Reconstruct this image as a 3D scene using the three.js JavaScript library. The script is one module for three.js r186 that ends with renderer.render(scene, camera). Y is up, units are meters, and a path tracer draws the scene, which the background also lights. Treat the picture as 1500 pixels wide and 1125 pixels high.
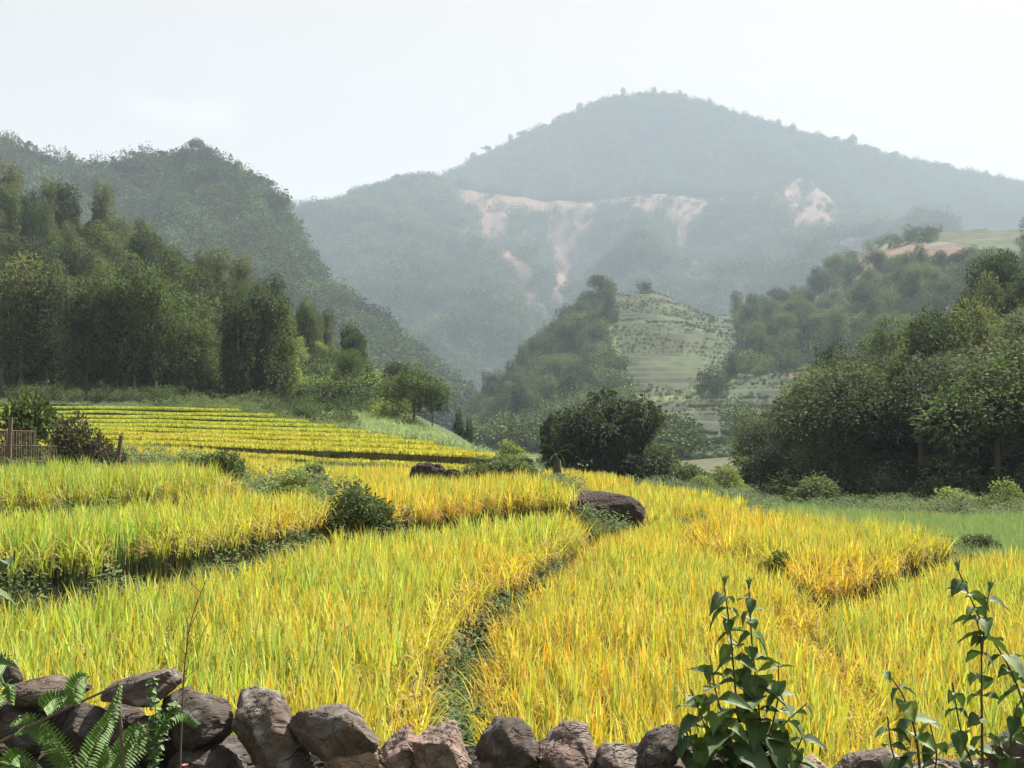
import * as THREE from 'three';
import { mergeGeometries, mergeVertices } from 'three/addons/utils/BufferGeometryUtils.js';

// ---------------------------------------------------------------- camera, sky, sun, exposure
const FPX = 1545, HORIZON = 590, EYE = 3;            // focal length and horizon in pixels of the 1500 x 1125 photograph
const renderer = new THREE.WebGLRenderer({ antialias: true });
renderer.setSize(1024, 768);
renderer.toneMapping = THREE.LinearToneMapping;
renderer.toneMappingExposure = 3.3;
renderer.shadowMap.enabled = true;
const scene = new THREE.Scene();
const PITCH = Math.atan((HORIZON - 562.5) / FPX);
const camera = new THREE.PerspectiveCamera(2 * Math.atan(562.5 / FPX) * 180 / Math.PI, 4 / 3, 0.1, 16000);
camera.position.set(0, EYE, 0);
camera.rotation.x = PITCH;
scene.add(camera);

const SUN_AZ = 48 * Math.PI / 180, SUN_EL = 52 * Math.PI / 180;
const sunDir = new THREE.Vector3(Math.sin(SUN_AZ) * Math.cos(SUN_EL), Math.sin(SUN_EL), -Math.cos(SUN_AZ) * Math.cos(SUN_EL));
const sun = new THREE.DirectionalLight(new THREE.Color(1, 0.93, 0.8), 5);
sun.position.copy(sunDir).multiplyScalar(400);
sun.castShadow = true;
sun.shadow.mapSize.set(4096, 4096);
Object.assign(sun.shadow.camera, { left: -250, right: 250, top: 250, bottom: -250, near: 1, far: 1200 });
scene.add(sun, sun.target);

// ---------------------------------------------------------------- random numbers and noise
function rng(seed) {
  let a = seed * 2654435761 >>> 0;
  return () => { a = a + 0x6D2B79F5 | 0; let t = Math.imul(a ^ a >>> 15, 1 | a); t = t + Math.imul(t ^ t >>> 7, 61 | t) ^ t; return ((t ^ t >>> 14) >>> 0) / 4294967296; };
}
const hash = (x, y, z) => { let h = Math.imul(x, 374761393) + Math.imul(y, 668265263) + Math.imul(z, 2147483647 - 1274126177); h = Math.imul(h ^ h >>> 13, 1274126177); return ((h ^ h >>> 16) >>> 0) / 4294967296; };
const sm = (t) => t * t * (3 - 2 * t), mix = (a, b, t) => a + (b - a) * t, clamp = (x, a, b) => Math.min(b, Math.max(a, x));
function noise(x, y, z = 0) {
  const i = Math.floor(x), j = Math.floor(y), k = Math.floor(z), u = sm(x - i), v = sm(y - j), w = sm(z - k);
  const l = (c) => mix(mix(hash(i, j, c), hash(i + 1, j, c), u), mix(hash(i, j + 1, c), hash(i + 1, j + 1, c), u), v);
  return mix(l(k), l(k + 1), w) * 2 - 1;
}
function fbm(x, y, z = 0, n = 4) { let s = 0, a = 0.55; for (let i = 0; i < n; i++, a *= 0.5) { s += a * noise(x, y, z); x = x * 2.03 + 17.1; y = y * 2.03 + 3.7; z = z * 2.03 + 9.2; } return s; }
const smooth = (a, b, x) => sm(clamp((x - a) / (b - a), 0, 1));

// the sky: hazy daylight, whiter low down and towards the sun, a few thin clouds
{
  const w = 1024, h = 512, data = new Float32Array(w * h * 4);
  for (let r = 0; r < h; r++) for (let c = 0; c < w; c++) {
    const el = ((r + 0.5) / h - 0.5) * Math.PI, az = ((c + 0.5) / w - 0.5) * 2 * Math.PI;
    const x = Math.cos(az) * Math.cos(el), y = Math.sin(el), z = Math.sin(az) * Math.cos(el);
    const g = Math.acos(clamp(x * sunDir.x + y * sunDir.y + z * sunDir.z, -1, 1)) * 180 / Math.PI;
    const low = Math.exp(-Math.max(0, el) * 180 / Math.PI / 24), glow = Math.exp(-g / 26);
    const k = 1 / Math.max(0.12, y + 0.12), cl = smooth(0.12, 0.62, fbm(x * k * 1.7 + 4.2, z * k * 1.7 + 1.3, 2.5, 5)) * smooth(0.02, 0.3, y) * 0.6;
    const away = mix(1, 0.5, smooth(35, 140, g));                   // haze scatters forward: the sky is brighter on the sun's side
    const base = [mix(0.12, 0.33, low) * away + glow * 0.46, mix(0.14, 0.288, low) * away + glow * 0.38, mix(0.18, 0.25, low) * away + glow * 0.27], white = 0.4 * away + glow * 0.6;
    for (let q = 0; q < 3; q++) data[(r * w + c) * 4 + q] = mix(base[q], Math.max(base[q], white), cl);
    data[(r * w + c) * 4 + 3] = 1;
  }
  const t = new THREE.DataTexture(data, w, h, THREE.RGBAFormat, THREE.FloatType);
  t.mapping = THREE.EquirectangularReflectionMapping; t.magFilter = t.minFilter = THREE.LinearFilter; t.needsUpdate = true;
  scene.background = t; scene.environment = t;
}
scene.fog = new THREE.FogExp2(new THREE.Color(0.66, 0.82, 1.0), 0.00026);

// ---------------------------------------------------------------- helpers
const V = (x, y, z) => new THREE.Vector3(x, y, z);
function ray(px, py) {
  const c = Math.cos(PITCH), s = Math.sin(PITCH), x = (px - 750) / FPX, y = (562.5 - py) / FPX;
  return V(x, y * c + s, y * s - c);
}
function at(px, py, depth) { const r = ray(px, py); return r.multiplyScalar(-depth / r.z).add(camera.position); }             // a point so many metres ahead
function onLevel(px, py, level) { const r = ray(px, py); return r.multiplyScalar(level / r.y).add(camera.position); }           // a point on a level plane (metres relative to the eye)
const numbers = {};
function numbered(name) { const n = numbers[name] = (numbers[name] ?? -1) + 1; return n ? name + '_' + String(n).padStart(3, '0') : name; }
function shadows(o) { o.castShadow = true; o.receiveShadow = true; return o; }
function part(name, geometry, material, parent) { const m = shadows(new THREE.Mesh(geometry, material)); m.name = name; parent.add(m); return m; }
function tag(o, label, category, group, kind) {
  o.userData.label = label; o.userData.category = category;
  if (group) o.userData.group = group;
  if (kind) o.userData.kind = kind;
  return o;
}
function thing(name, pos, label, category, group) { const o = new THREE.Group(); o.name = numbered(name); o.position.copy(pos); scene.add(o); return tag(o, label, category, group); }
function structure(name, geometry, material) { const m = shadows(new THREE.Mesh(geometry, material)); m.name = numbered(name); m.userData.kind = 'structure'; scene.add(m); return m; }
function copies(name, geometry, material, list, parent) {          // list of [matrix, color]
  const m = shadows(new THREE.InstancedMesh(geometry, material, list.length)); m.name = name;
  list.forEach(([mt, c], i) => { m.setMatrixAt(i, mt); if (c) m.setColorAt(i, c); });
  parent.add(m); return m;
}
const place = (p, turn, sx, sy = sx, tiltAxis, tilt) => {
  const q = new THREE.Quaternion().setFromAxisAngle(V(0, 1, 0), turn);
  if (tilt) q.premultiply(new THREE.Quaternion().setFromAxisAngle(tiltAxis, tilt));
  return new THREE.Matrix4().compose(p, q, V(sx, sy, sx));
};
class Leafage {                                                     // loose faces with a colour each
  constructor() { this.p = []; this.c = []; }
  tri(a, b, c, k) { for (const q of [a, b, c]) { this.p.push(q.x, q.y, q.z); this.c.push(k[0], k[1], k[2]); } }
  leaf(p, dir, side, len, wid, k) {                                 // a folded diamond
    const m = p.clone().addScaledVector(dir, len * 0.45), n = V().crossVectors(dir, side).multiplyScalar(wid * 0.18), t = p.clone().addScaledVector(dir, len);
    const a = m.clone().addScaledVector(side, wid / 2).add(n), b = m.clone().addScaledVector(side, -wid / 2).add(n);
    this.tri(p, a, t, k); this.tri(p, t, b, k);
  }
  blade(pts, wid, side, k, tipk) {                                  // a tapering strip through points
    const n = pts.length - 1;
    for (let i = 0; i < n; i++) {
      const w0 = wid * (i === 0 ? 0.6 : 1) * (1 - (i / n) ** 2) / 2, w1 = wid * (1 - ((i + 1) / n) ** 2) / 2;
      const a = pts[i].clone().addScaledVector(side, w0), b = pts[i].clone().addScaledVector(side, -w0);
      const kk = tipk && i >= n - 1 ? tipk : k;
      if (i === n - 1) { this.tri(a, b, pts[n], kk); continue; }
      const c = pts[i + 1].clone().addScaledVector(side, w1), d = pts[i + 1].clone().addScaledVector(side, -w1);
      this.tri(a, b, c, kk); this.tri(b, d, c, kk);
    }
  }
  geometry() {
    const g = new THREE.BufferGeometry();
    g.setAttribute('position', new THREE.Float32BufferAttribute(this.p, 3)); g.setAttribute('color', new THREE.Float32BufferAttribute(this.c, 3));
    return g;
  }
}
const leafMaterial = (t, rough = 1) => new THREE.MeshPhysicalMaterial({ color: 0xffffff, vertexColors: true, roughness: rough, transmission: t, thickness: 0, side: THREE.DoubleSide, specularIntensity: 0.5 });
const M = {
  rice: leafMaterial(0.42), grass: leafMaterial(0.4), foliage: leafMaterial(0.42), farFoliage: leafMaterial(0.15),
  soil: new THREE.MeshStandardMaterial({ color: new THREE.Color(0.07, 0.055, 0.035), roughness: 1 }),
  painted: new THREE.MeshStandardMaterial({ color: 0xffffff, vertexColors: true, roughness: 1 }),
  bark: new THREE.MeshStandardMaterial({ color: new THREE.Color(0.11, 0.09, 0.065), roughness: 1 }),
  paleBark: new THREE.MeshStandardMaterial({ color: new THREE.Color(0.22, 0.2, 0.16), roughness: 1 }),
  oldWood: new THREE.MeshStandardMaterial({ color: new THREE.Color(0.12, 0.085, 0.06), roughness: 1 }),
  bamboo: new THREE.MeshStandardMaterial({ color: new THREE.Color(0.2, 0.155, 0.1), roughness: 0.8 }),
  stem: new THREE.MeshStandardMaterial({ color: new THREE.Color(0.09, 0.07, 0.035), roughness: 0.9 }),
  greenStem: new THREE.MeshStandardMaterial({ color: new THREE.Color(0.1, 0.15, 0.04), roughness: 0.9 }),
};
function noiseTexture(n, f, seed) {
  const d = new Uint8Array(n * n * 4);
  for (let y = 0; y < n; y++) for (let x = 0; x < n; x++) {
    const u = x / n * f, v = y / n * f, k = 0.5 + 0.42 * fbm(u, v, seed, 6) - 0.3 * Math.max(0, 0.12 - Math.abs(fbm(u * 0.7 + 9, v * 0.7, seed + 5, 4))) / 0.12;
    d.fill(clamp(k * 255, 0, 255), (y * n + x) * 4, (y * n + x) * 4 + 3); d[(y * n + x) * 4 + 3] = 255;
  }
  const t = new THREE.DataTexture(d, n, n); t.wrapS = t.wrapT = THREE.MirroredRepeatWrapping; t.magFilter = THREE.LinearFilter; t.needsUpdate = true; return t;
}
const roughBump = noiseTexture(512, 12, 3.3);
M.stone = new THREE.MeshStandardMaterial({ color: 0xffffff, vertexColors: true, roughness: 0.95, bumpMap: roughBump, bumpScale: 0.035 });
M.boulder = new THREE.MeshStandardMaterial({ color: 0xffffff, vertexColors: true, roughness: 0.95, bumpMap: roughBump, bumpScale: 0.15 });
function tube(points, r0, r1, sides = 6, segs = 8) {
  const g = new THREE.TubeGeometry(new THREE.CatmullRomCurve3(points), segs, 1, sides, false), p = g.attributes.position, c = new THREE.CatmullRomCurve3(points);
  for (let i = 0; i <= segs; i++) {
    const o = c.getPointAt(i / segs), r = mix(r0, r1, i / segs);
    for (let j = 0; j <= sides; j++) { const q = i * (sides + 1) + j; p.setXYZ(q, o.x + (p.getX(q) - o.x) * r, o.y + (p.getY(q) - o.y) * r, o.z + (p.getZ(q) - o.z) * r); }
  }
  return g;
}
const inside = (poly, x, y) => { let r = false; for (let i = 0, j = poly.length - 1; i < poly.length; j = i++) { const [a, b] = poly[i], [c, d] = poly[j]; if (b > y !== d > y && x < (c - a) * (y - b) / (d - b) + a) r = !r; } return r; };
function edgeOf(poly, x, y) {                                       // [distance, outward direction] of the nearest edge
  let best = 1e9, nx = 0, ny = 0;
  for (let i = 0, j = poly.length - 1; i < poly.length; j = i++) {
    const [a, b] = poly[j], [c, d] = poly[i], l = (c - a) ** 2 + (d - b) ** 2, t = clamp(((x - a) * (c - a) + (y - b) * (d - b)) / l, 0, 1), ex = a + (c - a) * t - x, ey = b + (d - b) * t - y, q = Math.hypot(ex, ey);
    if (q < best) { best = q; nx = ex / (q || 1); ny = ey / (q || 1); }
  }
  return [best, nx, ny];
}
const shade = (k, a, b) => k.map((x) => x * (a + b));

// ---------------------------------------------------------------- hills: sheets through points given as pixel and depth
function sheet(given, cols, steps, bump, freq, flat, far = 1) {          // far: how many times farther (and larger) than the depths given
  const rows = given.map((r) => r.map(([x, y, d]) => [x, y, d * far])); bump *= far; freq /= far;
  const x0 = rows[0][0][0], x1 = rows[0][rows[0].length - 1][0];
  const on = (row, px) => { let i = 0; while (i < row.length - 2 && px > row[i + 1][0]) i++; const a = row[i], b = row[i + 1], t = clamp((px - a[0]) / (b[0] - a[0]), 0, 1); return [mix(a[1], b[1], t), mix(a[2], b[2], t)]; };
  const point = (px, v) => {                                        // v runs from 0 (near) to rows.length - 1
    const i = Math.min(rows.length - 2, Math.floor(v)), t = v - i, [ya, da] = on(rows[i], px), [yb, db] = on(rows[i + 1], px);
    const py = mix(ya, yb, t), p = at(px, py, mix(da, db, t));
    const amp = bump * (flat ? flat(px, py, v) : 1) * Math.min(1, v * 2);
    p.y += fbm(p.x * freq, p.z * freq, 1.7, 5) * amp; p.z += fbm(p.x * freq + 40, p.y * freq, 5.1, 4) * amp * 0.8;
    return [p, py];
  };
  const build = (colour, shape) => {
    const pos = [], col = [], idx = [], n = (rows.length - 1) * steps;
    for (let j = 0; j <= n; j++) for (let i = 0; i <= cols; i++) {
      const px = mix(x0, x1, i / cols), [p, py] = point(px, j / steps);
      if (shape) shape(p, px, py);
      pos.push(p.x, p.y, p.z); col.push(...colour(px, py, p, j / steps));
    }
    for (let j = 0; j < n; j++) for (let i = 0; i < cols; i++) { const a = j * (cols + 1) + i, b = a + cols + 1; idx.push(a, a + 1, b, a + 1, b + 1, b); }
    const g = new THREE.BufferGeometry();
    g.setAttribute('position', new THREE.Float32BufferAttribute(pos, 3)); g.setAttribute('color', new THREE.Float32BufferAttribute(col, 3)); g.setIndex(idx); g.computeVertexNormals();
    return g;
  };
  return { point, build, x0, x1 };
}
const behind = (row, dy, dd) => row.map(([x, y, d]) => [x, y + dy, d + dd]);
const within = (polys, x, y) => polys.some((p) => inside(p, x, y));

const leftCrest = [[-600, 190, 230], [0, 290, 200], [100, 326, 195], [250, 400, 185], [400, 485, 170], [480, 530, 155], [560, 590, 130], [640, 645, 105], [780, 715, 85]];
const leftHill = sheet([
  [[-600, 570, 80], [0, 590, 79], [300, 596, 77], [420, 616, 71], [540, 637, 63], [640, 656, 53], [780, 702, 42]],
  [[-600, 540, 115], [0, 566, 118], [250, 580, 118], [400, 594, 110], [540, 612, 95], [640, 634, 80], [780, 690, 60]],
  [[-600, 330, 170], [0, 445, 150], [250, 470, 150], [400, 520, 143], [480, 550, 132], [560, 594, 113], [640, 634, 95], [780, 700, 72]],
  leftCrest, behind(leftCrest, 160, 70)], 130, 14, 2.2, 0.03);
const leftFarCrest = [[-500, 180, 430], [-100, 200, 430], [0, 226, 430], [60, 248, 430], [120, 262, 430], [200, 254, 430], [250, 246, 430], [290, 232, 430], [340, 258, 420], [395, 295, 410], [430, 352, 400], [470, 420, 380], [560, 495, 360], [640, 565, 340], [740, 660, 320]];
const leftFar = sheet([
  [[-500, 600, 240], [300, 600, 240], [500, 620, 240], [740, 680, 230]],
  [[-500, 400, 330], [0, 410, 330], [200, 410, 330], [400, 430, 330], [470, 490, 320], [560, 540, 310], [640, 590, 300], [740, 665, 280]],
  leftFarCrest, behind(leftFarCrest, 260, 120)], 120, 16, 8, 0.016, null, 2);
const frontCrest = [[340, 400, 800], [440, 347, 850], [480, 330, 870], [520, 314, 880], [590, 290, 900], [640, 282, 920], [700, 290, 930], [800, 298, 940], [900, 292, 950], [1000, 286, 960], [1100, 280, 970], [1190, 272, 980], [1230, 305, 960], [1400, 340, 900]];
const slideMountain = sheet([
  [[340, 680, 400], [1400, 680, 380]],
  [[340, 560, 520], [600, 560, 470], [700, 570, 470], [790, 570, 560], [850, 545, 620], [1000, 520, 560], [1400, 500, 500]],
  [[340, 470, 640], [480, 420, 690], [600, 420, 640], [700, 430, 600], [770, 440, 610], [830, 450, 730], [880, 430, 720], [940, 410, 690], [1010, 410, 740], [1080, 400, 700], [1200, 400, 650], [1400, 410, 600]],
  frontCrest, behind(frontCrest, -4, 60), behind(frontCrest, 60, 160)], 300, 46, 44, 0.011, (px, py) => 0.35 + 0.65 * smooth(300, 380, py), 2.6);
const peakCrest = [[480, 380, 1500], [560, 320, 1500], [640, 274, 1500], [700, 240, 1500], [760, 212, 1500], [820, 184, 1500], [870, 160, 1500], [900, 149, 1500], [940, 145, 1500], [1000, 150, 1500], [1060, 173, 1500], [1120, 191, 1500], [1180, 208, 1500], [1240, 216, 1500], [1300, 236, 1500], [1400, 258, 1500], [1500, 281, 1480], [1900, 350, 1400]];
const peak = sheet([
  [[480, 470, 1330], [1900, 470, 1300]], [[480, 400, 1370], [800, 300, 1380], [1000, 260, 1380], [1200, 290, 1380], [1500, 330, 1360], [1900, 390, 1330]],
  peakCrest, behind(peakCrest, 120, 500)], 190, 30, 46, 0.008, (px, py, v) => mix(1, 0.15, smooth(1.5, 1.95, v)), 1.9);
const rightMidCrest = [[680, 625, 300], [740, 565, 330], [790, 500, 350], [830, 462, 370], [890, 434, 400], [960, 428, 420], [1040, 458, 420], [1100, 462, 430], [1160, 440, 450], [1220, 392, 460], [1300, 350, 460], [1380, 338, 450], [1500, 334, 430], [1900, 330, 430]];
const rightMid = sheet([
  [[680, 670, 170], [950, 690, 110], [1100, 715, 95], [1500, 735, 90], [1900, 740, 90]],
  [[680, 655, 220], [850, 610, 230], [950, 600, 215], [1060, 615, 190], [1200, 610, 185], [1500, 560, 170], [1900, 540, 160]],
  [[680, 640, 270], [760, 590, 290], [850, 520, 320], [900, 480, 330], [1000, 480, 330], [1060, 500, 320], [1200, 500, 300], [1300, 460, 290], [1500, 420, 270], [1900, 400, 260]],
  rightMidCrest, behind(rightMidCrest, 160, 120)], 260, 80, 3.5, 0.02, null, 1.6);
const rightNearCrest = [[1020, 726, 82], [1100, 716, 92], [1200, 690, 100], [1260, 640, 104], [1340, 580, 108], [1500, 475, 115], [1900, 340, 130]];
const rightNear = sheet([
  [[1020, 724, 66], [1100, 735, 62], [1200, 745, 56], [1500, 752, 50], [1900, 752, 48]],
  [[1020, 722, 74], [1100, 715, 77], [1200, 700, 78], [1500, 625, 80], [1900, 560, 80]],
  rightNearCrest, behind(rightNearCrest, 130, 40)], 90, 14, 1.6, 0.05);
const earth = [0.085, 0.047, 0.029], wood = [0.035, 0.055, 0.02], meadow = [0.11, 0.14, 0.04], crop = [0.03, 0.043, 0.015];
const vary = (k, p, f, a) => { const n = 1 + a * fbm(p.x * f, p.y * f, p.z * f, 4); return [k[0] * n, k[1] * n, k[2] * n]; };
const scars = [
  [[622, 276], [760, 292], [900, 286], [1010, 288], [1100, 282], [1195, 268], [1235, 300], [1180, 306], [1110, 300], [1030, 312], [1000, 330], [900, 318], [840, 306], [820, 322], [760, 312], [720, 330], [690, 316], [655, 300]],
  [[690, 300], [750, 310], [745, 345], [770, 390], [800, 440], [800, 462], [775, 430], [735, 375], [700, 340]],
  [[800, 310], [880, 305], [878, 340], [850, 385], [842, 430], [815, 472], [795, 478], [808, 430], [800, 385], [812, 345]],
  [[980, 310], [1030, 305], [1018, 350], [1040, 400], [1020, 405], [995, 360]],
  [[960, 410], [1060, 392], [1200, 376], [1290, 372], [1290, 395], [1200, 405], [1160, 408], [1060, 424], [1040, 455], [1000, 430]],
  [[1060, 430], [1140, 418], [1210, 415], [1200, 432], [1100, 452], [1050, 452]],
  [[760, 328], [782, 326], [780, 348], [764, 352]], [[466, 396], [490, 352], [500, 350], [488, 385], [474, 410]],
  [[1075, 330], [1085, 335], [1070, 385], [1055, 385]], [[1140, 305], [1240, 300], [1225, 340], [1150, 332]],
];
const jitter = (px, py) => [px + 9 * fbm(px * 0.06, py * 0.04, 3, 5), py + 8 * fbm(px * 0.06, py * 0.06, 8, 5)];
const bare = (px, py) => within(scars, ...jitter(px, py));
const rightFields = [
  [[895, 432], [1010, 426], [1085, 470], [1070, 540], [1000, 575], [915, 585], [905, 500]], [[1060, 560], [1250, 525], [1262, 560], [1200, 600], [1120, 640], [1055, 625]],
  [[930, 590], [1055, 575], [1075, 640], [1000, 660], [945, 650]], [[1005, 655], [1120, 636], [1125, 668], [1060, 692], [1000, 694]], [[1335, 478], [1380, 448], [1440, 432], [1460, 455], [1400, 490], [1340, 502]],
  [[1380, 334], [1500, 330], [1500, 372], [1400, 372], [1370, 350]], [[1120, 560], [1250, 520], [1255, 545], [1130, 580]],
];
const rightBare = [[[1250, 372], [1340, 356], [1420, 372], [1500, 372], [1500, 388], [1380, 392], [1260, 398]], [[1150, 545], [1240, 520], [1240, 534], [1160, 556]], [[1020, 436], [1090, 444], [1090, 462], [1060, 462]]];
const fieldAt = (px, py) => within(rightFields, ...jitter(px, py)), rightBareAt = (px, py) => within(rightBare, ...jitter(px, py));
structure('hill', leftHill.build((px, py, p, v) => vary(v < 1.1 && px > 470 ? meadow : wood, p, 0.2, 0.5)), M.painted);
structure('hill', leftFar.build((px, py, p) => vary(wood, p, 0.025, 0.5)), M.painted);
structure('mountain', slideMountain.build((px, py, p) => vary(bare(px, py) ? earth.map((x) => x * (1 + 0.7 * fbm(px * 0.22, py * 0.04, 4, 4))) : wood, p, 0.02, 0.6)), M.painted);
structure('mountain', peak.build((px, py, p) => vary(wood, p, 0.02, 0.4)), M.painted);
const STEP = 2.6, stepUp = (s) => (p) => { const q = p.y / s, f = q - Math.floor(q); p.y = (Math.floor(q) + smooth(0.55, 1, f)) * s; };
structure('hill', rightMid.build((px, py, p) => vary(rightBareAt(px, py) ? earth : fieldAt(px, py) ? crop.map((x) => x * mix(0.75, 1.5, hash(Math.floor(p.y / STEP), Math.floor(px / 60 + 2 * noise(px * 0.01, py * 0.01)), 3))) : meadow.map((x) => x * 0.7), p, 0.09, 0.5), (p, px, py) => { if (fieldAt(px, py)) stepUp(STEP)(p); }), M.painted);
structure('hill', rightNear.build((px, py, p) => vary(wood, p, 0.2, 0.5)), M.painted);
{
  const g = new THREE.PlaneGeometry(8000, 5600, 80, 60); g.rotateX(-Math.PI / 2); g.translate(400, EYE - 20, -2900);
  const p = g.attributes.position, c = [];
  for (let i = 0; i < p.count; i++) { const q = V(p.getX(i), 0, p.getZ(i)); p.setY(i, p.getY(i) + fbm(q.x * 0.01, q.z * 0.01) * 3); c.push(...vary(wood, q, 0.02, 0.4)); }
  g.setAttribute('color', new THREE.Float32BufferAttribute(c, 3)); g.computeVertexNormals();
  structure('valley_floor', g, M.painted);
}

// ---------------------------------------------------------------- rice
const yellow = [[0.66, 0.52, 0.03], [0.7, 0.58, 0.05], [0.58, 0.5, 0.035], [0.74, 0.64, 0.1], [0.64, 0.44, 0.03], [0.48, 0.5, 0.05], [0.36, 0.45, 0.06]];
const husk = [[0.5, 0.31, 0.07], [0.42, 0.24, 0.05], [0.55, 0.38, 0.1]];
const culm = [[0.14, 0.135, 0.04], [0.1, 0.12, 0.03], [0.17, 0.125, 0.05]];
function riceClump(seed, { blades, wide, segs, heads, spread = 0.07, young = false, droop = 0, culms = 9, shortLeaf = false }) {
  const R = rng(seed), L = new Leafage();
  for (let i = 0; i < (young ? 0 : culms); i++) {                   // straw below the leaves, its dull colour also painting the shade there
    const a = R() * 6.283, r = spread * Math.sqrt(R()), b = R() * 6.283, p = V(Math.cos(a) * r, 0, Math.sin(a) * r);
    L.blade([p, p.clone().add(V(Math.cos(b) * 0.03, 0.32, Math.sin(b) * 0.03)), p.clone().add(V(Math.cos(b) * 0.07, 0.62, Math.sin(b) * 0.07))], wide * 0.9, V(-Math.sin(a), 0, Math.cos(a)), culm[Math.floor(R() * 3)].map((x) => shortLeaf ? x * 0.6 : x));  // terrace straw darkened further to paint shade on the step fronts
  }
  for (let i = 0; i < blades; i++) {
    const a = R() * 6.283, r = spread * Math.sqrt(R()), foot = young ? 0 : shortLeaf ? mix(0.7, 0.8, R()) : mix(0.3, 0.56, R()), len = shortLeaf ? mix(0.86, 0.94, R()) - foot : mix(0.66, 1.06, R()) - foot * 0.86, lean = mix(0.02, 0.22, R() * R()) + droop * R() * 0.5, bend = mix(0.03, 0.4, R() ** 2.5) + droop * R();
    const k = young ? [mix(0.2, 0.3, R()), mix(0.3, 0.38, R()), 0.1] : yellow[Math.min(6, Math.floor(R() * (droop ? 5 : 7.6)))].map((x) => x * mix(0.8, 1.12, R()));
    const az = R() * 6.283, out = V(Math.cos(az), 0, Math.sin(az)), side = V(-Math.sin(a + R()), 0, Math.cos(a + R())), pts = [];
    let p = V(Math.cos(a) * r, foot, Math.sin(a) * r), th = lean;
    for (let s = 0; s <= segs; s++) { pts.push(p.clone()); p = p.clone().addScaledVector(out, Math.sin(th) * len / segs).add(V(0.06 * len / segs, Math.cos(th) * len / segs, 0)); th += bend / segs * (1 + s); }
    L.blade(pts, wide * mix(0.7, 1.25, R()), side, k, R() < 0.2 && !young ? [0.6, 0.44, 0.07] : null);
  }
  for (let i = 0; i < heads; i++) {                                 // nodding panicles
    const az = R() * 6.283, out = V(Math.cos(az), 0, Math.sin(az)), side = V(-out.z, 0, out.x), k = husk[Math.floor(R() * 3)], top = mix(0.46, 0.74, R());
    let p = V(out.x * 0.05, top, out.z * 0.05), th = 0.5; const pts = [];
    for (let s = 0; s <= 5; s++) { pts.push(p.clone()); p = p.clone().addScaledVector(out, Math.sin(th) * 0.05).add(V(0, Math.cos(th) * 0.05, 0)); th += 0.5 + 0.2 * R(); }
    L.blade(pts, 0.011, side, k);
    for (let s = 1; s <= 5; s++) for (let q = 0; q < 2; q++) L.leaf(pts[s], V(out.x * 0.4 + (R() - 0.5), -0.8, out.z * 0.4 + (R() - 0.5)).normalize(), side, 0.045, 0.014, k.map((x) => x * mix(0.8, 1.25, R())));
  }
  return L.geometry();
}
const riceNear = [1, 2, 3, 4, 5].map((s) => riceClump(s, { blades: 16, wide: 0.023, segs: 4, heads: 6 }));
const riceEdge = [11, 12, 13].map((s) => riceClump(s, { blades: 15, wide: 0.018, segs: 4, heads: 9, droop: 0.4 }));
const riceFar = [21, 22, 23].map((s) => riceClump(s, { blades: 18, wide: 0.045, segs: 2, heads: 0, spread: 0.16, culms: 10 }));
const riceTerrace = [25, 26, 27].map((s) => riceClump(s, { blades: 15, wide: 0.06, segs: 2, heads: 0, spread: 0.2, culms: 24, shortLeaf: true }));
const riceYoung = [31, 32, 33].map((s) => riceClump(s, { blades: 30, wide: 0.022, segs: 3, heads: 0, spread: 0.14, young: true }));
const paddies = [];                                                 // footprints, for the ground and the weeds
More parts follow.
